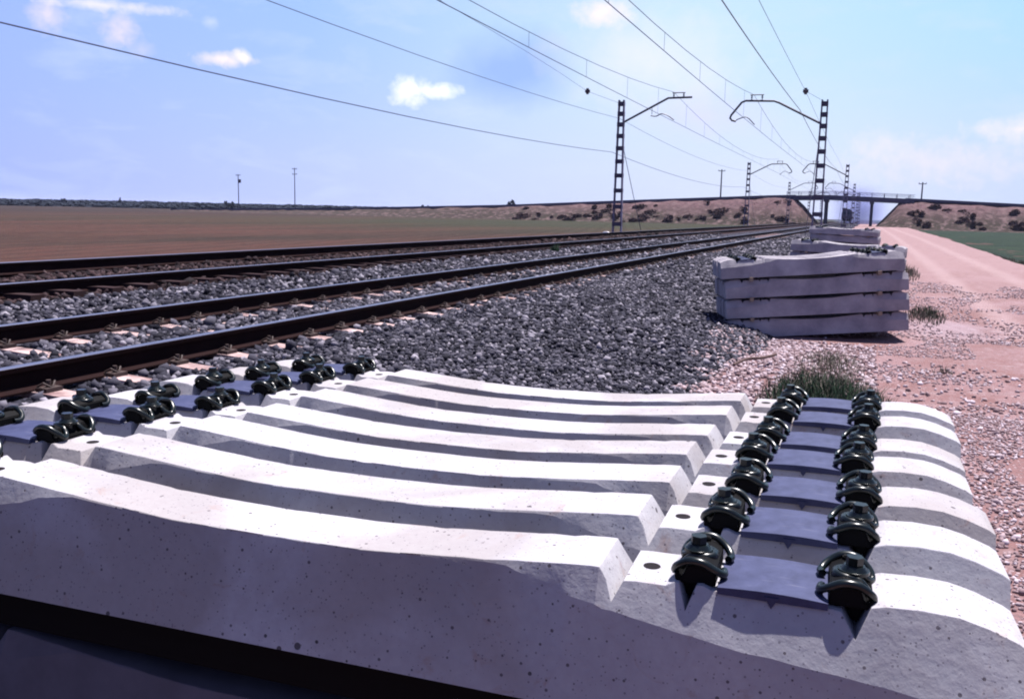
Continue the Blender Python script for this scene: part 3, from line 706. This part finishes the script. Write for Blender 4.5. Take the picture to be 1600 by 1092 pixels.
# ------------------------------------------------------------ vegetation
def leafblob(name, m, rx, ry, rz, n, leaf, seed, clumps=7, trunk=None):
    rg = np.random.default_rng(seed); cc = rg.normal(size=(clumps, 3)) * .45; cr = rg.uniform(.35, .6, clumps)
    k_ = rg.integers(0, clumps, n); d = rg.normal(size=(n, 3)); d /= np.linalg.norm(d, axis=1)[:, None]
    p = cc[k_] + d * (cr[k_] * rg.uniform(.55, 1.05, n))[:, None]; p = p * [rx, ry, rz] + [0, 0, rz]
    p[:, 2] = np.maximum(p[:, 2], .02 * rz)
    a = rg.normal(size=(n, 3)); a /= np.linalg.norm(a, axis=1)[:, None]; b = np.cross(a, rg.normal(size=(n, 3))); b /= np.linalg.norm(b, axis=1)[:, None]
    s = leaf * rg.uniform(.6, 1.4, n)[:, None]
    V = np.stack([p - a * s, p + b * s * .5, p + a * s, p - b * s * .5], 1).reshape(-1, 3)
    F = np.arange(4 * n).reshape(n, 4); me = rawmesh(name, V, F); me.materials.append(m); return me
bush_me = [leafblob('scrub_bush', M_bush, 1.5, 1.2, .9, 260, .34, s) for s in range(4)]
for i in range(120):
    left = i < 66
    x = random.uniform(-82, -14) if left else random.uniform(7, 62)
    zt = ztL(x) if left else ztR(x)
    f = random.choice([.1, .16, .22, .26, .3, .36, .5, .75]) + random.uniform(-.06, .06); y = 205 + 11 * max(.03, f); z_ = -.6 + (zt + .6) * max(.03, f)
    o = link('scrub_bush', bush_me[i % 4]); s_ = random.uniform(.25, .6); o.location = (x, y, z_ - .1); o.scale = (s_ * random.uniform(.9, 1.4), s_, s_ * 1.2); o.rotation_euler = (0, 0, random.uniform(-.4, .4))
    tag(o, 'dark scrubby bush growing on the %s embankment slope' % ('left' if left else 'right'), 'bush', 'bushes on the %s embankment slope' % ('left' if left else 'right'))
def blades(name, m, cx, cy, rx, ry, n, h, seed, zf, lean=.3, wid=.004, dens=None):
    rg = np.random.default_rng(seed); V = []; F = []
    for i in range(n):
        a = rg.uniform(0, 6.283); r = rg.uniform() ** .6; x = cx + rx * r * math.cos(a); y = cy + ry * r * math.sin(a); z_ = zf(x, y) - .01
        hh = h * rg.uniform(.45, 1.1) * (1 - .5 * r); th = rg.uniform(0, 6.283); L = lean * hh * rg.uniform(.2, 1.4); dx, dy = math.cos(th) * L, math.sin(th) * L; px, py = -math.sin(th + .5) * wid, math.cos(th + .5) * wid
        o = len(V); V += [(x - px, y - py, z_), (x + px, y + py, z_), (x + dx * .4 + px * .8, y + dy * .4 + py * .8, z_ + hh * .6), (x + dx * .4 - px * .8, y + dy * .4 - py * .8, z_ + hh * .6), (x + dx, y + dy, z_ + hh), (x + dx + .0005, y + dy, z_ + hh)]
        F += [(o, o + 1, o + 2, o + 3), (o + 3, o + 2, o + 5, o + 4)]
    me = rawmesh(name, np.array(V), np.array(F)); me.materials.append(m); return link(name, me)
zz_ = lambda x, y: max(zp(x, y), zb(x, y))
tag(blades('grass_tuft', M_grass, -.20, 7.9, .48, 1.5, 1500, .34, 1, zz_, .6, .005), 'green grass tuft growing right behind the front pile', 'grass', kind='stuff')
tag(blades('grass_patch', M_drygrass, -.22, 8.2, .55, 1.6, 1100, .30, 12, zz_, .7, .004), 'dry grey stalks mixed into the green tuft behind the front pile', 'grass', kind='stuff')
tag(blades('grass_patch', M_drygrass, -.28, 10.6, .36, 1.7, 1100, .15, 2, zz_, .8, .004), 'sparse grey dry grass between the front pile and the four-high pile', 'grass', kind='stuff')
tag(blades('grass_clump', M_drygrass, 1.05, 18.0, .35, 1.6, 420, .2, 3, zz_, .5, .006), 'dry weeds growing beside the right end of the four-high pile', 'weed', kind='stuff')
tag(blades('grass_clump', M_grass, 1.15, 18.8, .3, 1.2, 160, .22, 8, zz_, .5, .006), 'green weeds mixed in beside the right end of the four-high pile', 'weed', kind='stuff')
tag(blades('grass_clump', M_drygrass, 1.1, 31, .5, 3, 300, .45, 4, zz_, .5, .01), 'dry weeds on the path edge beside the farther piles', 'weed', kind='stuff')
tag(blades('weed', M_grass, -8.3, 25.5, .12, .2, 90, .35, 5, zz_, .5, .012), 'single small green weed growing between the two tracks', 'weed')
for i_, (wx, wy) in enumerate(((-1.0, 14.8), (-.75, 16.6), (1.9, 9.2), (3.4, 12.5), (.9, 11.2))):
    tag(blades('weed', M_drygrass, wx, wy, .10, .12, 46, .13, 30 + i_, zz_, .8, .004), ['small dry weed at the left foot of the four-high pile', 'dry weed behind the left end of the four-high pile', 'tiny dry weed nearest on the dirt path', 'tiny dry weed farther right on the dirt path', 'tiny dry weed just right of the four-high pile'][i_], 'weed', 'small weeds on the gravel')
tag(blades('verge_grass', M_drygrass, 6.6, 40, .8, 30, 2600, .25, 6, lambda x, y: -.45, .6, .012), 'thin dry grass along the edge of the green field', 'grass', kind='stuff')
# twig lying on the gravel
tag(MB().tube(crom([(-1.15, 9.4, .0), (-1.05, 9.65, .03), (-.92, 9.8, .03), (-.80, 10.05, .04)], 4), [.015] * 13, 6).build('stick', M_bark), 'brown stick lying on the pink gravel near the piles', 'stick')
# far trees
far_me = [leafblob('tree_crown', M_wood_far, 3, 3, 2.6, 260, .9, 20 + s) for s in range(3)]
def tree(x, y, sc, zs, lab):
    t = empty('tree', (x, y, -.3)); tag(t, lab, 'tree')
    MB().tube([(0, 0, 0), (.1, 0, 2.2 * sc)], [.3 * sc, .16 * sc], 6).build('trunk', M_bark, t)
    c = link('crown', far_me[int(abs(x)) % 3], t); c.location = (0, 0, 1.1 * sc); c.scale = (sc, sc, zs)
tree(-93.5, 246, .75, .75, 'dark rounded tree where the overpass embankment ends')
tree(-109, 255, .35, .5, 'small round tree just left of the embankment end')
tree(-458.3 * .5, 300, .42, .55, 'small dark round tree left of the shorter far pole')
tree(-565 * .6, 360, .32, .8, 'slim tree sticking up above the far left treeline')
tree(-626 * .6, 360, .9, .5, 'broad low tree at the far left of the skyline')
tree(-291.8 * .5, 300, .35, .55, 'small pale tree in the middle of the skyline')
# the far wood: one mass on the horizon
rg = np.random.default_rng(5); VV = []; FF = []
nt = 1500; az_ = np.radians(rg.uniform(-60, -20.5, nt)); D = rg.uniform(430, 900, nt); off = 0
base_me = leafblob('tmp', M_wood_far, 7, 7, 2.4, 70, 1.5, 77); co = np.empty(len(base_me.vertices) * 3, np.float32); base_me.vertices.foreach_get('co', co); co = co.reshape(-1, 3); bpy.data.meshes.remove(base_me)
for a, d in zip(az_, D):
    hgt = rg.uniform(.36, .55) * (1 + .25 * noise.noise((a * 9, 0, 0))) * d / 650; th = rg.uniform(0, 6.28); c_, s_ = math.cos(th), math.sin(th)
    q = co * [1.3 * d / 500, 1.3 * d / 500, hgt]; q = np.column_stack([q[:, 0] * c_ - q[:, 1] * s_, q[:, 0] * s_ + q[:, 1] * c_, q[:, 2]]) + [math.sin(a) * d, math.cos(a) * d, -.6]
    VV.append(q); FF.append(np.arange(len(co)).reshape(-1, 4) + off); off += len(co)
me = rawmesh('far_wood', np.concatenate(VV), np.concatenate(FF)); me.materials.append(M_wood_far)
tag(link('far_wood', me), 'dark bluish line of far-off trees along the horizon on the left', 'wood', kind='stuff')
gridmesh('far_orchard_ground', [-1800, -1200, -800, -500, -300, -160, -105], [395, 600, 900, 1500], lambda x, y: -.22, mat('orchard_ground', (.022, .03, .03), 1))

# ------------------------------------------------------------ far poles, marker, locomotive, smoke
def pole(x, y, z0, h, lab, arms=1, r=.16):
    t = empty('utility_pole', (x, y, z0)); tag(t, lab, 'pole')
    MB().tube([(0, 0, 0), (0, 0, h)], [r, r * .7], 8).build('shaft', M_arm, t)
    for q in range(arms):
        m = MB().box((0, 0, h - .4 - q * 1.6), (1.7, .14, .16))
        m.build('crossarm', M_arm, t)
        i_ = MB(); [i_.tube([(dx, 0, h - .32 - q * 1.6), (dx, 0, h - .05 - q * 1.6)], .07, 6) for dx in (-.75, 0.05, .75)]
        i_.build('insulators', M_insul, t)
    return t
kk = 250 / 600
p1 = pole(-449.7 * kk, 250, -.3, 24.2 * kk + 1.76, 'shorter of the two far poles in the brown field, with a box near its top', 1)
MB().box((.45, 0, 24.2 * kk + 1.76 - 2.2), (.8, .6, 1.1)).build('transformer', M_batten, p1)
pole(-399.5 * kk, 250, -.3, 29.1 * kk + 1.76, 'taller of the two far poles standing in the brown field', 2)
pole(-87.3 * .4, 240, 4.6, 8.5, 'lone pole behind the left embankment, left of the far masts', 1, .2)
t = pole(28.45 * .4, 240, 3.8, 22.2 * .4 + 1.46 - 3.8, 'short pole with a T-shaped top behind the right embankment', 1, .2)
wm = empty('distance_marker', (-12.1, 45.3, .15)); tag(wm, 'small white marker stone at the foot of the nearest left mast', 'marker stone')
MW = mat('whitewash', (.75, .72, .72), .8)
MB().prism([(-.2, -.3), (.2, -.3), (.2, .34), (.1, .46), (-.1, .46), (-.2, .34)], -.12, .12).build('stone', MW, wm, None, bevel=.02)

lo = empty('locomotive', (-5.77, 292, .45)); tag(lo, 'dark locomotive approaching far away under the bridge', 'locomotive')
M_loco = mat('locomotive_paint', (.02, .022, .06), .5); M_glass = mat('cab_glass', (.02, .03, .05), .1)
MB().prism([(-1.45, .9), (1.45, .9), (1.5, 1.4), (1.48, 2.9), (1.1, 3.7), (.5, 3.95), (-.5, 3.95), (-1.1, 3.7), (-1.48, 2.9), (-1.5, 1.4)], 0, 16).build('body', M_loco, lo, None, bevel=.05)
for sg in (-1, 1):
    MB().box((sg * .62, -.02, 2.75), (.95, .06, .75)).build('windscreen', M_glass, lo)
    MB().tube([(sg * .9, -.45, 1.1), (sg * .9, 0, 1.1)], .22, 12).build('buffer', M_plate, lo)
for y_ in (2.2, 5, 11, 13.8):
    w_ = MB(); w_.tube([(-.85, y_, .5), (.85, y_, .5)], .08, 8); 
    for sg in (-1, 1): w_.tube([(sg * .82 - .06, y_, .5), (sg * .82 + .06, y_, .5)], .5, 18)
    w_.build('wheelset', M_plate, lo)
MB().box((0, 8, .75), (2.3, 13, .5)).build('underframe', M_plate, lo)

def smoke(name, lab, c, r, dens, seed, color=(.55, .58, .95)):
    m = bpy.data.materials.new(name); m.use_nodes = True; nt_ = m.node_tree; nt_.nodes.remove(nt_.nodes['Principled BSDF'])
    gg = G(nt_); vol = gg.n('ShaderNodeVolumePrincipled'); vol.inputs['Color'].default_value = (*color, 1)
    tc_ = gg.n('ShaderNodeTexCoord'); P_ = tc_.outputs['Object']; nz = gg.noise(P_, .35, 4, .6)
    ln = gg.n('ShaderNodeVectorMath', operation='LENGTH'); sc_ = gg.n('ShaderNodeVectorMath', operation='DIVIDE'); gg.set(sc_.inputs[0], P_); sc_.inputs[1].default_value = r; gg.set(ln.inputs[0], sc_.outputs[0])
    fall = gg.m('POWER', gg.m('MAXIMUM', gg.m('SUBTRACT', 1.0, ln.outputs[1]), 0.0), 1.6); d_ = gg.m('MULTIPLY', gg.m('MULTIPLY', fall, gg.m('ADD', nz, .3)), dens)
    gg.set(vol.inputs['Density'], d_); nt_.links.new(vol.outputs[0], nt_.nodes['Material Output'].inputs['Volume'])
    bm = bmesh.new(); bmesh.ops.create_icosphere(bm, subdivisions=3, radius=1)
    for v in bm.verts: v.co = Vector((v.co.x * r[0], v.co.y * r[1], v.co.z * r[2])) * 1.02
    me = bpy.data.meshes.new(name); bm.to_mesh(me); bm.free(); me.materials.append(m); o = link(name, me); o.location = c
    tag(o, lab, 'smoke', kind='stuff'); return o
smoke('smoke', 'bluish smoke drifting round the locomotive beyond the bridge', (-2.6, 322, 4.2), (10.0, 14, 8.5), .34, 1, (.36, .40, .80))
smoke('smoke', 'thin smoke rising above the bridge deck', (-6.5, 330, 9.5), (15, 12, 5.5), .10, 2, (.45, .47, .88))
# haze
HAZE = 0.00009
if HAZE:
    m = bpy.data.materials.new('haze'); m.use_nodes = True; nt_ = m.node_tree; nt_.nodes.remove(nt_.nodes['Principled BSDF'])
    vol = nt_.nodes.new('ShaderNodeVolumePrincipled'); vol.inputs['Color'].default_value = (.62, .68, 1, 1); vol.inputs['Density'].default_value = HAZE
    nt_.links.new(vol.outputs[0], nt_.nodes['Material Output'].inputs['Volume'])
    hz = MB().box((0, 3000, 15), (15000, 9600, 34.4)).build('haze', m); tag(hz, 'pale blue haze over the plain', 'haze', kind='stuff'); hz.display_type = 'WIRE'
